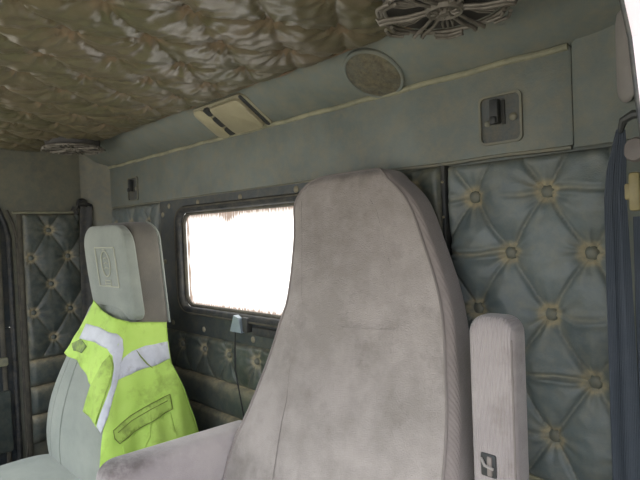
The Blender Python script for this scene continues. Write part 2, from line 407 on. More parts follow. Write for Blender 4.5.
# left door: the rear edge of the passenger door fills the opening
dm=MB(); dm.box((-2.44,.44,.95),(-2.405,.598,1.50),.006); dm.box((-2.44,-.55,-.05),(-2.40,.598,.95),.01); 
dm.box((-2.44,-.55,1.50),(-2.405,.5,1.59),.006)
door=tag(dm.build('door_1','door'),kind='structure')
MB().box((-2.40,-.5,.80),(-2.372,.575,.835),.008).build('door_ledge','edge',door)
MB().box((-2.40,-.5,.45),(-2.378,.580,.70),.010).build('door_panel','tuftdark',door)
MB().box((-2.40,.555,.30),(-2.39,.572,1.40),.003).build('door_strip','rubberinner',door)

# front bulkhead under the windscreen
fb=MB(); fb.box((XL,-.75,0),(XR,-.68,.95),.01); tag(fb.build('wall_front','wallleft'),kind='structure')

# ceiling backing and deep buttoned lining
tag(MB().box((XL,-.7,1.702),(XR,1.05,1.76)).build('roof_shell','outer',smooth=False),kind='structure')
cp0=(-.78,.49); ca=(.055,.128); cb=(-.097,.128)
ceil=bpy.data.objects.new('ceiling',None); COL.objects.link(ceil); ceil.location=(-1.27,.1,ZC); tag(ceil,kind='structure')
tuft_surface('quilted_lining','ceil',ceil,(0,0,ZC+.004),X,Y,-Z,-2.40,-.15,-.68,.855,cp0,ca,cb,.026,3,res=.0065,wr=.0115,edge=.05,lip=.003,dirtk=.8)
cb_pts=[p for p in lattice(-2.40,-.15,.15,.855,cp0,ca,cb,.02)]
put_buttons(ceil,(0,0,ZC+.004),X,Y,-Z,cb_pts[:100],.010,'ceilbutton',h=.006,base=.002)
w=MB(ceil.location); w.tube([(-2.39+i*.02,.856+.003*math.sin(i*.9),ZC-.001+.002*math.sin(i*.6)) for i in range(112)],.006,6)
w.build('lining_welt','ceilbutton',ceil)

# ---------------------------------------------------------------- rear window
win=bpy.data.objects.new('window_1',None); COL.objects.link(win); win.location=((WX0+WX1)/2,YW,WZ0); tag(win,kind='structure')
FX0,FX1,FZ0,FZ1=-1.838,-.762,.946,1.428
def ring(mb,outer,inner,y0,y1):
    n=len(outer)
    rows=[[(x,y1,z) for x,z in outer],[(x,y0,z) for x,z in outer],[(x,y0,z) for x,z in inner],[(x,y1,z) for x,z in inner]]
    rows.append(rows[0]); return mb.grid(rows,closed=True)
# same angular parametrisation for both outlines
mb=MB(win.location); ring(mb,rrect(FX0,FX1,FZ0,FZ1,.006),rrect(WX0-.028,WX1+.028,WZ0-.028,WZ1+.028,.065),YW-.020,YW)
frame=mb.build('frame','frame',win,angle=30)
mb=MB(win.location)
P0=rrect(WX0-.014,WX1+.014,WZ0-.014,WZ1+.014,.055); mb.tube([(x,YW-.022,z) for x,z in P0],.014,10,closed=True); mb.build('gasket','rubber',win)
mb=MB(win.location); P0=rrect(WX0+.001,WX1-.001,WZ0+.001,WZ1-.001,.045); mb.tube([(x,YW-.008,z) for x,z in P0],.0075,8,closed=True); mb.build('inner_gasket','rubberinner',win)
mb=MB(win.location); P0=rrect(WX0-.020,WX1+.020,WZ0-.020,WZ1+.020,.06); mb.tube([(x,YW-.034,z) for x,z in P0],.0035,6,closed=True); mb.build('gasket_filler','rubberinner',win)
# pane: fine grid so that dirt collects along its rim
mb=MB(win.location); rows=[];dirt=[]
for j in range(41):
    z=WZ0-.004+(WZ1-WZ0+.008)*j/40; r=[]
    for i in range(91):
        x=WX0-.004+(WX1-WX0+.008)*i/90; r.append((x,YW+.006,z))
        e=min(x-WX0,WX1-x,(WZ1-z)*.7,(z-WZ0)*1.0); d=math.exp(-max(0,e)/.022)+(.9*math.exp(-((x+1.43)/.035)**2)*math.exp(-(WZ1-z)/.03))
        dirt.append(min(1,d*1.1))
    rows.append(r)
mb.grid(rows); mb.build('pane','glass',win,dirt=dirt,recalc=False,angle=None)
def screw(parent,pos,axis=(0,-1,0),r=.0078,m='screw'):
    o=MB(parent.location).lathe([(r*1.25,0),(r*1.3,.0012),(r,.003),(r*.6,.0045),(r*.1,.0048)],pos,axis,10).build('screw',m,parent); return o
for sx,sz in ((-1.768,1.408),(-1.57,1.409),(-1.325,1.410),(-1.065,1.413),(-.86,1.412),(-1.818,1.378),(-1.815,1.20),(-1.775,.972),(-1.567,.968),(-1.29,.966),(-1.05,.966),(-.85,.966),(-.785,1.2)):
    screw(win,(sx,YW-.020,sz))
# latch with its cord, on the lower window rail
la=thing('window_latch','blue-grey latch with a hanging cord on the lower rail of the rear window','latch',(-1.397,YW-.02,1.0))
mb=MB(la.location); mb.prism([(-1.372,YW-.048,.988),(-1.312,YW-.048,.988),(-1.325,YW-.048,1.034),(-1.350,YW-.048,1.040)],(0,.026,0)); mb.build('catch','foil',la,smooth=False)
MB(la.location).box((-1.317,YW-.042,.990),(-1.290,YW-.02,1.036),.003).build('latch_base','dark',la)
MB(la.location).tube([(-1.346,YW-.046,.992),(-1.347,YW-.05,.93),(-1.342,YW-.055,.87),(-1.33,YW-.052,.80),(-1.312,YW-.054,.74),(-1.306,YW-.054,.68)],.0022,6).build('cord','cord',la)
# dark pull strip along lower rail right of latch
MB(win.location).box((-1.28,YW-.034,.982),(-.93,YW-.018,1.010),.006).build('lower_rail_strip','rubber',win)

# ---------------------------------------------------------------- upholstered panels
TA=(.0735,-.1145); TB=(-.0735,-.1145)
def panel(label,org,U,V,N,u0,u1,v0,v1,p0,m,bm,seed,bol,depth=.020,cat='padded panel',res=.0045,a=TA,b=TB,wr=.0042,br=.0105,hf=0):
    o=thing('tufted_panel',label,cat,tuple(Vector(org)+Vector(U)*(u0+u1)/2+Vector(V)*(bol[-1] if bol else v0)))
    tuft_surface('quilted_cover',m,o,org,U,V,N,u0,u1,v0,v1,p0,a,b,depth,seed,res=res,wr=wr,hf=hf)
    put_buttons(o,org,U,V,N,lattice(u0,u1,v0,v1,p0,a,b),br,bm,h=.012,base=.006)
    top=v0
    for k,z in enumerate(bol):
        bolster(o,org,U,V,N,u0,u1,z,top-.002,.026,m,seed+k); top=z
    return o
O=(0,YW-.001,0)
pR=panel('grey-green deep-buttoned vinyl panel on the rear wall behind the raised armrest',O,X,Z,-Y,-.589,-.258,.806,1.422,(-.383,1.353),'tuft','button',1,[.70,.59,.48],depth=.031,a=(.0735,-.1145),b=(-.0735,-.1145),res=.0035,wr=.0055,br=.0130,hf=.007)
MB(pR.location).box((-.589,YW-.022,.800),(-.258,YW,.808),.003).build('lower_welt','edge',pR)
pN=panel('narrow dark buttoned strip of rear wall between the window frame and the screwed seam',O,X,Z,-Y,-.758,-.612,.950,1.425,(-.683,1.38),'tuftdark','button',5,[],depth=.014)
pC=panel('dark green buttoned panel with pleated rolls under the rear window',O,X,Z,-Y,-1.838,-.612,.802,.942,(-1.579,.897),'tuftdark','button',9,[.692,.582,.47,.36,.24,.12,.003],depth=.018)
pL=panel('dusty buttoned panel on the rear wall in the left corner behind the passenger headrest',O,X,Z,-Y,-2.285,-1.850,.802,1.425,(-1.95,1.353),'tuft','button',13,[.692,.582,.47,.36,.24,.12,.003],depth=.016)
# side wall panel: u along +y
pS=panel('dark buttoned side panel with pleated rolls between the passenger door and the left seat belt',(XL,0,0),Y,Z,X,.655,.885,.802,1.412,(.753,1.113),'tuftdark','button',17,[.690,.57,.45],depth=.018)
MB(pS.location).box((XL,.635,.40),(XL+.008,.652,1.415),.003).build('edge_strip','rubberinner',pS)
MB(pS.location).tube([(XL+.006,.62+i*.02,1.418) for i in range(14)],.005,6).build('top_welt','edge',pS)
# screwed seam strip between narrow strip and right panel
ss=thing('seam_strip','thin dark strip with small screws running down beside the right buttoned panel','strip',(-.605,YW,0))
MB(ss.location).box((-.604,YW-.024,.0),(-.594,YW-.001,1.425),.003).build('strip','dark',ss)
for z in (1.39,1.315,1.24,1.10,.95): screw(ss,(-.599,YW-.024,z),r=.0026)

# ---------------------------------------------------------------- coat hooks
def coat_hook(label,x,z,first=None):
    if first:
        c=first.copy(); COL.objects.link(c); c.location=(x,YW-.012,z); c['label']=label
        for ch in first.children:
            d=ch.copy(); COL.objects.link(d); d.parent=c
        return c
    o=thing('coat_hook',label,'coat hook',(x,YW-.012,z),'coat hooks on the upper rear wall')
    P=lambda a,b,c:(x+a,YW-.012+b,z+c)
    outer=[(x+a,z+b) for a,b in rrect(-.0445,.0445,-.049,.049,.012)]; inner=[(x+a,z+b) for a,b in rrect(-.040,.040,-.0445,.0445,.010)]
    mb=MB(o.location); ring(mb,outer,inner,YW-.018,YW-.010); mb.build('rim','post',o)
    mb=MB(o.location); mb.prism([(a,YW-.0125,b) for a,b in inner],(0,.004,0)); mb.build('plate','hookplate',o,smooth=False)
    mb=MB(o.location); mb.box(P(-.016,-.018,-.010),P(.002,-.001,.038),.003); mb.box(P(-.014,-.024,-.012),P(.000,-.012,.004),.004); mb.build('hook','dark',o)
    MB(o.location).box(P(.003,-.0035,-.012),P(.010,-.0005,.036),.001).build('slot','rubber',o)
    screw(o,P(-.027,-.002,-.006),r=.005,m='post'); screw(o,P(.026,-.002,.000),r=.0062,m='post')
    return o
h1=coat_hook('coat hook on its plate on the rear wall, above the right buttoned panel',-.470,1.503)
coat_hook('coat hook on the far left of the rear wall, above the passenger headrest',-2.068,1.497,h1)

# ---------------------------------------------------------------- slanted header fittings
HN=Vector((0,-.085,-.13)).normalized()    # outwards normal of the slanted strip (towards the cab)
HV=Vector((0,-.13,.085)).normalized()     # up the slope
def hp(x,s,n=0): return Vector((x,YW,1.61))+HV*s+HN*n+Vector((0,0,-.002))
sp=thing('speaker','round dusty speaker grille set in the slanted header above the driver seat','speaker',tuple(hp(-.741,.078,.0)))
c=hp(-.741,.076)
MB(sp.location).lathe([(.072,0),(.073,.008),(.071,.011),(.066,.011),(.065,.009),(.064,.004)],c,HN,40).build('rim','wall',sp)
rows=[]
for k in range(16):
    r=.0655*(1-k/15.3); u=X; v=HV
    rows.append([tuple(c+u*r*math.cos(a)+v*r*math.sin(a)+HN*(.009+.005*(1-(r/.0655)**2)+.0016*noise.noise(Vector((r*math.cos(a)*90,r*math.sin(a)*90,2))))) for a in [2*PI*i/40 for i in range(40)]])
MB(sp.location).loft(rows).build('grille','grille',sp)
# cream reading lamp
lp=thing('reading_lamp','cream plastic reading lamp with three dark switches on the slanted header','lamp',tuple(hp(-1.30,.08)))
def slab(parent,x0,x1,s0,s1,n0,n1,r,name,m,sk=0):
    mb=MB(parent.location); pts=rrect(x0,x1,s0,s1,r)
    a=[hp(x+sk*(s-s0),s,n0) for x,s in pts]; b=[hp(x+sk*(s-s0),s,n1*.8+n0*.2) for x,s in pts]
    cx=(x0+x1)/2; cs=(s0+s1)/2; c_=[hp(cx+(x-cx)*.965+sk*(s-s0),cs+(s-cs)*.965,n1) for x,s in pts]
    mb.loft([[tuple(p) for p in q] for q in (a,b,c_)]); return mb.build(name,m,parent)
slab(lp,-1.425,-1.155,.006,.146,0,.008,.028,'base','lensbase')
slab(lp,-1.420,-1.358,.014,.140,.008,.013,.022,'end_cover','lens')
slab(lp,-1.325,-1.180,.020,.138,.008,.020,.018,'lens','lens')
slab(lp,-1.178,-1.164,.016,.142,.0078,.0105,.006,'shadow_gap','dark')
for s0,s1 in ((.020,.050),(.060,.100),(.110,.140)): slab(lp,-1.356,-1.330,s0,s1,.008,.016,.006,'switch','dark')

# ---------------------------------------------------------------- ceiling ornaments
def ornament(label,cx,cy):
    o=thing('ceiling_ornament',label,'ornament',(cx,cy,1.64),'round ornaments under the ceiling')
    c=Vector((cx,cy,1.640)); D=-Z; loc=o.location
    q=lambda r,a,h:(cx+r*math.cos(a),cy+r*math.sin(a),1.640+h)
    MB(loc).lathe([(.03,.05),(.085,.046),(.098,.030),(.094,.010),(.090,.006),(.05,.012),(.012,.014)],c,Z,32).build('dish','orndark',o)
    mb=MB(loc)
    for R,r,h in ((.100,.0045,.004),):
        mb.tube([q(R,2*PI*k/64,h) for k in range(64)],r,8,closed=True)
    mb.build('rim','orn',o)
    MB(loc).lathe([(.030,.016),(.032,.002),(.028,-.004),(.024,-.002),(.022,.001),(.010,.000),(.008,-.006),(.002,-.008)],c,Z,24).build('hub','orn',o)
    mb=MB(loc)
    for k in range(9):
        a=2*PI*k/9; mb.tube([q(.009,a,-.002),q(.015,a+.12,-.004),q(.022,a,-.003)],[.001,.0022,.001],6)
    mb.build('petals','orn',o)
    for k in range(6):
        a=2*PI*k/6-1.62
        mb=MB(loc)
        for s in (-1,1):
            mb.tube([q(.028,a+s*.22,.002),q(.060,a+s*.12,-.002),q(.094,a+s*.075,-.001),q(.106,a+s*.075,-.003),q(.110,a+s*.07,.002)],[.0028,.0030,.0034,.0034,.0015],8)
        mb.build('double_spoke','orn',o)
        b=a+PI/6; mb=MB(loc)
        for j,R in enumerate((.101,.113)):
            mb.tube([q(R-.002*abs(t)*4,b+t*.26*(1-.12*j),-.003-.001*j) for t in [i/6-1 for i in range(13)]],.0032,8)
        mb.build('edge_scroll','orn',o)
        mb=MB(loc)
        for t in range(3): mb.tube([q(.040,b+(t-1)*.07,.008),q(.066,b+(t-1)*.13,.006),q(.090,b+(t-1)*.09,.006)],[.0016,.0026,.0018],6)
        pass
        mb.build('leaf','orn',o)
    return o
ornament('round carved ceiling ornament with ribbed spokes, above the right end of the slanted header',-.442,.744)
ornament('round carved ceiling ornament seen edge-on in the far left corner of the ceiling',-2.055,.750)

# ---------------------------------------------------------------- seats
def sup(cx,cy,hx,hy,n,e):
    P=[]
    for k in range(n):
        a=2*PI*(k+.5)/n; c,s=math.cos(a),math.sin(a)
        P.append((cx+hx*abs(c)**(2/e)*(1 if c>0 else -1),cy+hy*abs(s)**(2/e)*(1 if s>0 else -1)))
    return P
def cushion_loft(mb,tab,z0,z1,topr,n=48,e=7,rows=60,dome=.012,botr=.02):
    """tab(z)->(xl,xr,yfront,thick)"""
    R=[]
    zs=[z0+(z1-z0)*(1-math.cos(PI*k/rows))/2 for k in range(rows+1)]
    for z in zs:
        xl,xr,yf,th=tab(z)
        s=1
        if z>z1-topr: s=math.sqrt(max(0.0004,1-((z-(z1-topr))/topr)**2))
        if z<z0+botr: s=min(s,math.sqrt(max(.0004,1-((z0+botr-z)/botr)**2)))
        shr=topr*(1-s) if z>z1-topr else botr*(1-s)
        xl+=shr; xr-=shr
        tt=th*(.55+.45*s) if True else th
        cy=yf+th/2; ring_=sup((xl+xr)/2,cy,(xr-xl)/2,tt/2,n,e)
        out=[]
        for x,y in ring_:
            u=(x-(xl+xr)/2)/((xr-xl)/2+1e-6)
            if y<cy: y-=dome*(1-u*u)*s
            out.append((x,y,z))
        R.append(out)
    mb.loft(R)
# ---- driver seat
ds=thing('driver_seat','large grey velour driver seat with tapering high back, one armrest raised and one lowered','seat',(-.785,.62,0))
LT=[(.55,-1.085),(.70,-1.08),(.80,-1.065),(.87,-1.046),(.97,-1.03),(1.06,-1.008),(1.13,-.984),(1.27,-.974),(1.36,-.978),(1.43,-.978)]
RT=[(.55,-.450),(.87,-.464),(1.03,-.496),(1.15,-.518),(1.28,-.572),(1.345,-.605),(1.40,-.645),(1.43,-.67)]
YT=[(.55,.66),(.75,.71),(.87,.762),(1.0,.82),(1.15,.852),(1.30,.874),(1.43,.885)]
TT=[(.55,.14),(.9,.098),(1.1,.068),(1.25,.064),(1.43,.074)]
def dtab(z):
    return interp(LT,z),interp(RT,z),interp(YT,z),interp(TT,z)
mb=MB(ds.location)
R=[];z0,z1,tr=.56,1.426,.085
N=72
for k in range(71):
    z=z0+(z1-z0)*math.sin(PI/2*k/70)**1.0 if k>0 else z0
    xl,xr,yf,th=dtab(min(z,1.40)); 
    if z>z1-tr:
        s=math.sqrt(max(0.0,1-((z-(z1-tr))/tr)**2)); 
    else: s=1
    xl+=.125*(1-s)*1.0; xr-=.062*(1-s)
    tb=1 if z<z1-.02 else math.sqrt(max(.05,1-((z-(z1-.02))/.02)**2))
    cy=yf+th/2; yy=th/2*(.45+.55*tb)
    out=[]
    for x,y in sup((xl+xr)/2,cy,(xr-xl)/2,yy,N,10):
        u=(x-(xl+xr)/2)/((xr-xl)/2)
        if y<cy:
            y-=.010*(1-u*u)*tb
            # upholstery: shallow channels along the two long seams and a cross seam
            lo=max(0,min(1,(1.12-z)/.3))
            pass
            pass
            y-=.008*math.exp(-((z-.93)/.13)**2)*(1-abs(u)**3)
        else: y-=.25*th*abs(u)**4*0
        y+=.0022*noise.noise(Vector((x*9,z*9,4)))
        out.append((x,y,z))
    R.append(out)
R_seat=R; mb.loft(R)
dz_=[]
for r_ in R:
    for x,y,z in r_: dz_.append(min(1,.55*math.exp(-((x+.80)/.10)**2-((z-.97)/.10)**2)+.42*math.exp(-((x+.79)/.16)**4-((z-1.31)/.12)**4)+.5*math.exp(-((z-1.42)/.02)**2)))  # soiled lower back; head zone darker, part grease, part ceiling shade painted in
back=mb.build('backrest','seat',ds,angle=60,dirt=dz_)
me=back.data; me.materials.append(M['seatside'])
for i,p in enumerate(me.polygons):
    if i<N*70:
        a=math.degrees(2*PI*((i%N)+1)/N)%360
        if not (226<=a<=314): p.material_index=1
def front_curve(side,inset,zs,dy=-.001):
    P=[]
    for z in zs:
        xl,xr,yf,th=dtab(min(z,1.40)); s=1 if z<=z1-tr else math.sqrt(max(0,1-((z-(z1-tr))/tr)**2))
        xl+=.085*(1-s); xr-=.055*(1-s)
        u=side
        x=(xl+xr)/2+(xr-xl)/2*u; 
        P.append((x,yf+dy-.010*(1-u*u)+(.006 if abs(u)>.9 else 0),z))
    return P
zs=[.57+(1.425-.57)*math.sin(PI/2*k/60) for k in range(61)]
def column(deg):
    k=min(range(N),key=lambda k:abs(360*(k+.5)/N-deg)); return [Vector(r_[k])+Vector((0,-.0008,0)) for r_ in R_seat]
pl_=column(225)[2:]; pr_=column(315)[2:]
MB(ds.location).tube([tuple(p) for p in pr_]+[tuple(p) for p in reversed(pl_)],.0028,6).build('piping','pipe',back)
sl=[(-.936,.878,1.37),(-.936,.878,1.344),(-.927,.867,1.251),(-.916,.851,1.143),(-.894,.838,1.084),(-.905,.827,1.034),(-.918,.81,.977),(-.897,.78,.911),(-.894,.762,.87),(-.882,.729,.794),(-.876,.713,.72)]
def on_front(x,z,off=.0):
    xl,xr,yf,th=dtab(min(z,1.40)); u=(x-(xl+xr)/2)/((xr-xl)/2)
    y=yf-.010*(1-u*u)-.008*math.exp(-((z-.93)/.13)**2)*(1-abs(u)**3)+.0022*noise.noise(Vector((x*9,z*9,4)))
    return (x,y+off,z)
def seamline(pts,r,name,m,off):
    P=[]
    for a,b in zip(pts,pts[1:]):
        n=max(2,int(math.hypot(b[0]-a[0],b[1]-a[1])/.012))
        P+=[on_front(a[0]+(b[0]-a[0])*k/n,a[1]+(b[1]-a[1])*k/n,off) for k in range(n)]
    P.append(on_front(*pts[-1],off))
    return MB(ds.location).tube(P,r,5).build(name,m,back)
seamline([(p[0],p[2]) for p in sl],.0010,'seam','pipe',.0009)
seamline([(-.715,1.36),(-.698,1.338),(-.667,1.251),(-.639,1.17)],.0007,'faint_seam','seat',.0008)
seamline([(-.78,1.083),(-.70,1.088),(-.625,1.094),(-.604,1.085),(-.600,1.05),(-.600,1.0),(-.605,.85),(-.61,.7)],.0007,'faint_seam','seat',.0008)
# seat cushion and pedestal (below the frame)
mb=MB(ds.location)
cushion_loft(mb,lambda z:(-1.05,-.52,.16,.54),.42,.56,.04,e=6,dome=.0); mb.build('seat_cushion','seat',ds)
mb=MB(ds.location); mb.box((-1.0,.22,.0),(-.56,.62,.40),.03); mb.build('pedestal','base',ds)
# raised right armrest
mb=MB(ds.location)
R=[];az0,az1=.74,1.152
for k in range(41):
    z=az0+(az1-az0)*math.sin(PI/2*k/40)
    s=1 if z<az1-.028 else math.sqrt(max(.0,1-((z-(az1-.028))/.028)**2))
    hx=.0375-.022*(1-s); hy=.029*(.5+.5*s)
    R.append([(x,y,z) for x,y in sup(-.389,.779,hx,hy,40,5)])
mb.loft(R); ar=mb.build('raised_armrest','arm',ds,angle=70); ar['label']='grey corduroy armrest folded upright'
MB(ds.location).tube([(-.3535,.7535,.76+i*.02) for i in range(19)],.0014,5).build('seam','pipe',ar)
mb=MB(ds.location); mb.box((-.408,.747,.900),(-.382,.756,.937),.003); k_=mb.build('adjuster_recess','dark',ar)
MB(ds.location).tube([(-.406,.746,.929),(-.398,.742,.920),(-.384,.743,.917)],.0025,6).build('adjuster_lever','palegrey',ar)
MB(ds.location).box((-.396,.744,.903),(-.388,.751,.934),.002).build('adjuster_tab','greyplastic',ar)
# hinge joining the armrest and the seat
MB(ds.location).lathe([(.03,-.06),(.03,.09)],(-.47,.79,.80),X,20).build('armrest_hinge','base',ds)
# lowered left armrest: long along y
mb=MB(ds.location); R=[]
for k in range(41):
    t=k/40; y=.80-(.80-.425)*math.sin(PI/2*t); e=y-.425
    s=1 if e>.045 else math.sqrt(max(0,1-((.045-e)/.045)**2))
    zt=.806+.018*(1-(y-.4)/.4); zb=.690; zc=(zt+zb)/2
    R.append([(x,y,z) for x,z in sup(-1.105,zc,.043*(.55+.45*s),(zt-zb)/2*(.55+.45*s),36,4)])
mb.loft(R)
dz_=[]
for r_ in R:
    for x,y,z in r_: dz_.append(max(0,min(1,1.0*math.exp(-((y-.43)/.11)**2)*max(0,min(1,(z-.78)/.03)))))
al=mb.build('lowered_armrest','armlow',ds,angle=70,dirt=dz_); al['label']='pale grey armrest folded down, soiled at its front end'

# ---- passenger seat
ps=thing('passenger_seat','grey-green passenger seat with an embroidered headrest, far side of the cab','seat',(-1.76,.66,0))
PL=[(.50,-2.06),(.62,-2.085),(.73,-2.078),(.85,-2.02),(.98,-1.945),(1.08,-1.90)]
PR=[(.50,-1.50),(.62,-1.505),(.85,-1.55),(1.0,-1.60),(1.08,-1.615)]
PY=[(.50,.60),(.62,.60),(.80,.635),(.95,.68),(1.08,.725)]
ptab=lambda z:(interp(PL,z),interp(PR,z),interp(PY,z),.20 if z<.8 else .20-.15*(z-.8))
mb=MB(ps.location); cushion_loft(mb,ptab,.50,1.085,.03,e=6,dome=.018); pb=mb.build('backrest','pseat',ps,angle=60)
for u in (-.55,-.2):
    P=[]
    for k in range(50):
        z=.53+.0105*k; xl,xr,yf,th=ptab(z); P.append(((xl+xr)/2+(xr-xl)/2*u,yf-.018*(1-u*u)+.0005,z))
    MB(ps.location).tube([(x,y+.0012,z) for x,y,z in P],.0026,6).build('seam','pseat',pb)
# headrest: pale front pad, brown rear shell
hb=lambda z:(-1.925+.02*(z-1.06)/.28*0-(.02 if z<1.1 else 0)*0,-1.600,.735,.135)
mb=MB(ps.location)
def htab(z):
    t=(z-1.045)/.3
    return (-1.888-.014*math.sin(PI*min(1,t)),-1.566,.730-.030*t,.045)
cushion_loft(mb,htab,1.032,1.340,.07,e=6,dome=.010,botr=.03); hp_=mb.build('headrest_pad','pseat',ps,angle=60)
mb=MB(ps.location)
def htab2(z):
    t=(z-1.045)/.3
    return (-1.870,-1.584,.752-.012*t,.110-.012*t)
cushion_loft(mb,htab2,1.00,1.348,.06,e=9,dome=0); hs_=mb.build('headrest_shell','pside',ps,angle=60)
# piping around the shell's outer side
P=[]
for k in range(40):
    z=1.01+(1.346-1.01)*math.sin(PI/2*k/39); xl,xr,yf,th=htab2(z); s=1 if z<1.288 else math.sqrt(max(0,1-((z-1.288)/.06)**2)); P.append((xr-.06*(1-s)-.004,yf+th*(.5+.47*(.55+.45*s)),z))
Q=[]
for k in range(40):
    z=1.05+(1.343-1.05)*math.sin(PI/2*k/39); xl,xr,yf,th=htab2(z); s=1 if z<1.301 else math.sqrt(max(0,1-((z-1.301)/.045)**2)); Q.append((xr-.045*(1-s)-.004,yf+th*(.5-.44*(.55+.45*s)),z))
MB(ps.location).tube(P,.004,6).build('piping','pseat',hs_)
# embroidery: rectangle, oval, small marks under it
def hf(x,z):
    xl,xr,yf,th=htab(z); u=(x-(xl+xr)/2)/((xr-xl)/2); return (x,yf-.010*(1-u*u)-.0015+.0,z)
mb=MB(ps.location)
rc=[(-1.765,1.268),(-1.625,1.268),(-1.625,1.140),(-1.765,1.140)]
for a,b in zip(rc,rc[1:]+rc[:1]): mb.tube([hf(a[0]+(b[0]-a[0])*t/6,a[1]+(b[1]-a[1])*t/6) for t in range(7)],.0022,5)
mb.tube([hf(-1.695+.030*math.cos(t*PI/12),1.215+.042*math.sin(t*PI/12)) for t in range(24)],.0022,5,closed=True)
for dz in (-.016,0,.016): mb.tube([hf(-1.707,1.215+dz),hf(-1.695,1.219+dz),hf(-1.683,1.215+dz)],.0018,5)
mb.tube([hf(-1.705,1.262),hf(-1.685,1.262)],.0016,5)
for zz in (1.160,1.150,1.143): mb.tube([hf(-1.715,zz),hf(-1.675,zz)],.0018,5)
mb.tube([hf(-1.715,1.162),hf(-1.715,1.143)],.0016,5); mb.tube([hf(-1.675,1.162),hf(-1.675,1.143)],.0016,5)
mb.build('embroidered_badge','thread',hp_)
mb=MB(ps.location); cushion_loft(mb,lambda z:(-2.03,-1.50,.16,.50),.42,.555,.05,e=6,dome=0); mb.build('seat_cushion','pseat',ps)
MB(ps.location).box((-1.98,.22,0),(-1.56,.62,.41),.03).build('pedestal','base',ps)

# ---------------------------------------------------------------- hi-vis vest draped over the passenger backrest
VA=[(.50,-1.99,.570),(.62,-2.005,.585),(.80,-1.985,.615),(.95,-1.935,.655),(1.10,-1.915,.705)]
VB=[(.50,-1.450,.565),(.62,-1.468,.575),(.80,-1.515,.605),(.95,-1.565,.648),(1.08,-1.598,.700)]
VC=[(.50,-1.440,.885),(.62,-1.455,.885),(.80,-1.510,.880),(.95,-1.572,.872),(1.08,-1.595,.868)]
VD=[(.50,-1.95,.92),(1.08,-1.90,.90)]
def S0(s,z):
    A,B,C,D=[Vector(interp(t,z)) for t in (VA,VB,VC,VD)]
    if s<1: return A+(B-A)*s
    if s<2: return B+(C-B)*(s-1)
    return C+(D-C)*(s-2)
def S(s,z,off=0):
    p=Vector((0,0))
    for d in (-.09,-.045,0,.045,.09): p+=S0(s+d,z)
    p/=5
    t=(S0(min(2.9,s+.1),z)-S0(max(0,s-.1),z)); t.normalize(); n=Vector((t.y,-t.x))
    lo=max(0,min(1,(1.05-z)/.35))
    fold=.007*lo*math.sin(s*9+z*7)+.004*lo*math.sin(s*23-z*11)+.006*lo*max(0,noise.noise(Vector((s*3,z*8,1))))
    fold+=.006*lo*math.sin(s*14+z*16+1)*math.exp(-((s-1.45)/.35)**2)
    p=p+n*(fold+.006+off)
    return (p.x,p.y,z)
from mathutils.geometry import delaunay_2d_cdt
def dens(poly,st=.03):
    P=[]
    for a,b in zip(poly,poly[1:]+poly[:1]):
        n=max(1,int(math.hypot((a[0]-b[0])*.3,a[1]-b[1])/st))
        for k in range(n): P.append(Vector((a[0]+(b[0]-a[0])*k/n,a[1]+(b[1]-a[1])*k/n)))
    return P
def inside(p,poly):
    c=False;n=len(poly);j=n-1
    for i in range(n):
        if (poly[i][1]>p[1])!=(poly[j][1]>p[1]) and p[0]<(poly[j][0]-poly[i][0])*(p[1]-poly[i][1])/(poly[j][1]-poly[i][1])+poly[i][0]: c=not c
        j=i
    return c
def patch(name,poly,off,m,parent,th=.0015,ds=.03,dz=.008,wr=0):
    B=dens(poly,.012); n=len(B); pts=list(B)
    s0=min(p[0] for p in poly);s1=max(p[0] for p in poly);z0=min(p[1] for p in poly);z1=max(p[1] for p in poly)
    s=s0+ds/2
    while s<s1:
        z=z0+dz/2
        while z<z1:
            if inside((s,z),poly): pts.append(Vector((s,z)))
            z+=dz
        s+=ds
    r=delaunay_2d_cdt(pts,[(i,(i+1)%n) for i in range(n)],[],1,1e-6)
    vs=[]
    for p in r[0]:
        q=S(p.x,p.y,off+wr*noise.noise(Vector((p.x*6,p.y*22,8)))); vs.append(tuple(Vector(q)-parent.location))
    me=bpy.data.meshes.new(name); me.from_pydata(vs,[],[tuple(f) for f in r[2]]); me.update()
    bm=bmesh.new(); bm.from_mesh(me); bmesh.ops.recalc_face_normals(bm,faces=bm.faces[:]); bm.to_mesh(me); bm.free()
    o=link(name,me,m,parent,True,None)
    md=o.modifiers.new('cloth_thickness','SOLIDIFY'); md.thickness=th; md.offset=0
    return o
V=thing('safety_vest','bright yellow high-visibility vest with silver bands draped over the passenger seat','vest',(-1.6,.72,.60))
main=[(.405,1.09),(.63,1.065),(1.01,1.046),(1.24,1.03),(1.56,1.022),(1.87,1.012),(1.85,.93),(1.83,.885),(1.93,.80),(1.99,.72),(2.02,.64),(2.02,.53),(1.41,.52),(.966,.54),(.97,.623),(.994,.693),(1.015,.77),(1.04,.81),(1.0,.77),(.96,.75),(.704,.77),(.80,.85),(.38,.899),(.08,.905),(.25,.99),(.335,1.038)]
patch('cloth',main,0,'vest',V,wr=.003)
bl=[(.385,1.015),(.74,1.015),(1.05,1.004),(1.14,.985),(1.175,.954),(1.14,.883),(1.08,.835),(1.04,.779),(1.0,.741),(.96,.757),(1.01,.814),(1.055,.864),(1.07,.908),(1.046,.942),(.97,.962),(.735,.970),(.33,.965)]
patch('reflective_band',bl,.0022,'band',V,ds=.02)
br=[(1.13,.873),(1.12,.905),(1.18,.93),(1.30,.945),(1.49,.953),(1.85,.952),(1.83,.900),(1.60,.890),(1.36,.886)]
patch('reflective_band',br,.0024,'band',V,ds=.03,wr=.002)
st=[(.95,.925),(1.018,.945),(1.06,.920),(1.05,.883),(1.025,.848),(.985,.796),(.95,.762),(.700,.770),(.80,.85)]
patch('front_strap',st,.0046,'vest2',V,ds=.02)
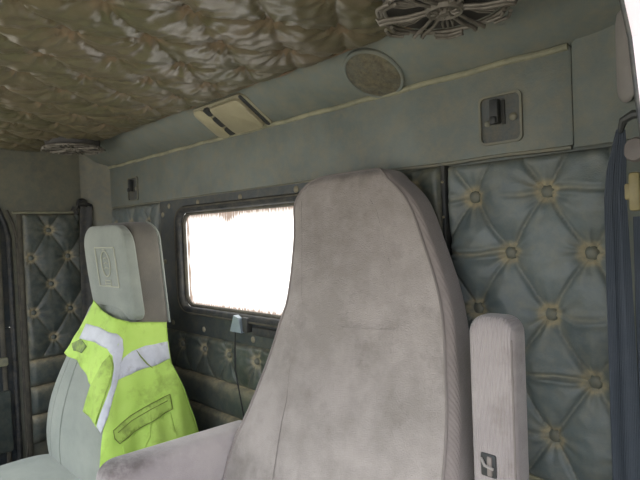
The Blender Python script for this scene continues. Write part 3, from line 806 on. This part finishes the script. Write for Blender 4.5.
patch('dark_badge',[(.216,.945),(.365,.965),(.54,.95),(.467,.925),(.295,.925)],.0024,'badge',V,ds=.02)
pk=[(1.08,.744),(1.25,.768),(1.479,.787),(1.72,.800),(1.72,.757),(1.465,.738),(1.302,.722),(1.133,.706),(1.09,.722)]
pf=patch('pocket_flap',pk,.0040,'vest2',V,ds=.03)
mb=MB(V.location); 
for e in (.004,): mb.tube([S(s_,z_,.006) for s_,z_ in [(p.x,p.y) for p in dens(pk,.02)]],.0016,5,closed=True)
mb.tube([S(a,b,.0066) for a,b in [(1.12,.735),(1.27,.755),(1.48,.773),(1.68,.783)]],.0012,5)
mb.build('pocket_stitching','stitch_foldshade',pf)
MB(V.location).tube([S(a,b,.0045) for a,b in [(1.47,.775),(1.46,.74),(1.44,.70),(1.38,.66)]],.0025,5).build('pocket_fold','vest2',V)
MB(V.location).tube([S(a,b,.0040) for a,b in [(1.36,.945),(1.42,.925),(1.50,.900),(1.56,.885)]],[.0008,.002,.0024,.0008],5).build('band_fold_shade','stitch_foldshade',V)  # dark tube drawn in for the shade inside the fold of the tape
pw=[(1.16,.700),(1.30,.715),(1.47,.732),(1.70,.748),(1.74,.60),(1.20,.585)]
patch('pocket',pw,.0020,'vest',V,ds=.03,wr=.003)
mb=MB(V.location); mb.tube([S(p.x,p.y,.0015) for p in dens(main,.02)][:40],.0016,5); mb.build('neck_binding','vest2',V)

# ---------------------------------------------------------------- seat belts
def strap(mb,pts,w,th=.0014,dirs=None):
    """flat webbing through pts with width direction(s)"""
    rows=[]
    n=len(pts)
    for i,p in enumerate(pts):
        p=Vector(p); t=(Vector(pts[min(i+1,n-1)])-Vector(pts[max(0,i-1)])).normalized()
        d=Vector(dirs[i] if isinstance(dirs,list) else dirs); d=(d-t*d.dot(t)).normalized(); nn=t.cross(d)
        ww=w[i] if isinstance(w,list) else w
        rows.append([tuple(p+d*ww/2+nn*th),tuple(p+d*ww*.17+nn*th*1.2),tuple(p+d*ww*.14+nn*th*.6),tuple(p-d*ww*.14+nn*th*.6),tuple(p-d*ww*.17+nn*th*1.2),tuple(p-d*ww/2+nn*th),tuple(p-d*ww/2-nn*th),tuple(p+d*ww/2-nn*th)])
    mb.loft(rows)
rb=thing('seat_belt','blue-grey seat belt webbing hanging at the right edge beside the door pillar','seat belt',(-.236,.885,.55))
mb=MB(rb.location); strap(mb,[(-.232,.884,1.432),(-.235,.884,1.405),(-.239,.882,1.37),(-.241,.880,1.33),(-.239,.880,1.2),(-.236,.880,1.0),(-.233,.878,.8),(-.230,.88,.55)],[.012,.020,.027,.031,.036,.041,.044,.046],.0016,(.8,.6,0)); mb.build('webbing','belt',rb)
mb=MB(rb.location); strap(mb,[(-.207,.905,1.30),(-.204,.905,1.15),(-.200,.905,.95),(-.196,.905,.55)],[.034,.040,.044,.046],.0016,(.85,.5,0)); mb.build('returning_webbing','belt',rb)
mb=MB(rb.location); mb.tube([(-.233,.884,1.428),(-.226,.876,1.444),(-.212,.872,1.450),(-.190,.874,1.448)],[.004,.006,.007,.007],8); mb.build('upper_guide','door',rb)
mb=MB(rb.location); mb.lathe([(.006,0),(.017,.001),(.019,.006),(.016,.012),(.004,.014)],(-.212,.895,1.400),(-.25,-.97,0),20); mb.build('anchor_cap','greyplastic',rb)
mb=MB(rb.location); mb.box((-.2225,.874,1.308),(-.206,.884,1.366),.005); mb.box((-.228,.876,1.325),(-.218,.883,1.350),.004); mb.build('tongue','cream',rb)
lb=thing('seat_belt','dark dusty seat belt hanging on the left side wall behind the passenger seat','seat belt',(XL+.03,.885,.55))
mb=MB(lb.location); strap(mb,[(XL+.040,.905,1.44),(XL+.042,.900,1.40),(XL+.044,.893,1.3),(XL+.044,.890,1.1),(XL+.044,.885,.8),(XL+.044,.88,.55)],.048,.0016,(.35,.94,0)); mb.build('webbing','beltold',lb)
mb=MB(lb.location); mb.lathe([(.01,0),(.024,.001),(.024,.012),(.018,.018),(.004,.019)],(XL+.010,.895,1.455),(1,0,0),20); mb.tube([(XL+.03,.862,1.43),(XL+.04,.870,1.452),(XL+.042,.895,1.458),(XL+.036,.925,1.448),(XL+.03,.935,1.425)],.007,8); mb.build('anchor_loop','rubber',lb)
mb=MB(lb.location); strap(mb,[(XL+.02,.850,1.435),(XL+.03,.858,1.43),(XL+.03,.866,1.41)],.02,.0016,(0,.4,1)); mb.build('belt_tab','rubber',lb)

# ---------------------------------------------------------------- daylight
w=bpy.data.worlds.new('daylight'); SC.world=w; w.use_nodes=True; nt=w.node_tree; L=nt.links
bg=nt.nodes['Background']; bg.inputs['Strength'].default_value=1.0
tc=nd(nt,'ShaderNodeTexCoord'); sx=nd(nt,'ShaderNodeSeparateXYZ'); L.new(tc.outputs['Generated'],sx.inputs[0])
mr=nd(nt,'ShaderNodeMapRange'); mr.inputs['From Min'].default_value=0; mr.inputs['From Max'].default_value=.7; L.new(sx.outputs['Z'],mr.inputs[0])
mx=nd(nt,'ShaderNodeMix',data_type='RGBA'); mx.inputs[6].default_value=(.62,.61,.60,1); mx.inputs[7].default_value=(1.9,2.0,2.1,1); L.new(mr.outputs[0],mx.inputs[0]); 
mr2=nd(nt,'ShaderNodeMapRange'); mr2.inputs['From Min'].default_value=-.3; mr2.inputs['From Max'].default_value=.9; L.new(sx.outputs['X'],mr2.inputs[0])
tint=nd(nt,'ShaderNodeMix',data_type='RGBA'); tint.inputs[6].default_value=(1,1,.97,1); tint.inputs[7].default_value=(.97,.97,1.10,1); L.new(mr2.outputs[0],tint.inputs[0])
mul=nd(nt,'ShaderNodeMix',data_type='RGBA',blend_type='MULTIPLY'); mul.inputs[0].default_value=1; L.new(mx.outputs[2],mul.inputs[6]); L.new(tint.outputs[2],mul.inputs[7]); L.new(mul.outputs[2],bg.inputs['Color'])
bg.inputs['Strength'].default_value=2.2

# ---------------------------------------------------------------- camera
cam=bpy.data.cameras.new('camera'); co=bpy.data.objects.new('camera',cam); COL.objects.link(co)
yaw,pitch,roll=math.radians(45),math.radians(-1.2),math.radians(2.3)
F0=Vector((-math.sin(yaw),math.cos(yaw),0)); R0=Vector((math.cos(yaw),math.sin(yaw),0))
F=F0*math.cos(pitch)+Z*math.sin(pitch); U=Z*math.cos(pitch)-F0*math.sin(pitch)
Uc=U*math.cos(roll)+R0*math.sin(roll); Rc=R0*math.cos(roll)-U*math.sin(roll)
mw=Matrix(((Rc.x,Uc.x,-F.x,0),(Rc.y,Uc.y,-F.y,0),(Rc.z,Uc.z,-F.z,1.3),(0,0,0,1)))
co.matrix_world=mw
cam.sensor_width=36; cam.lens=520/640*36; cam.clip_start=.02; cam.clip_end=100
SC.camera=co
SC.view_settings.view_transform='Standard'; SC.view_settings.look='None'; SC.view_settings.gamma=1; SC.view_settings.use_curve_mapping=False
SC.view_settings.exposure=0.5
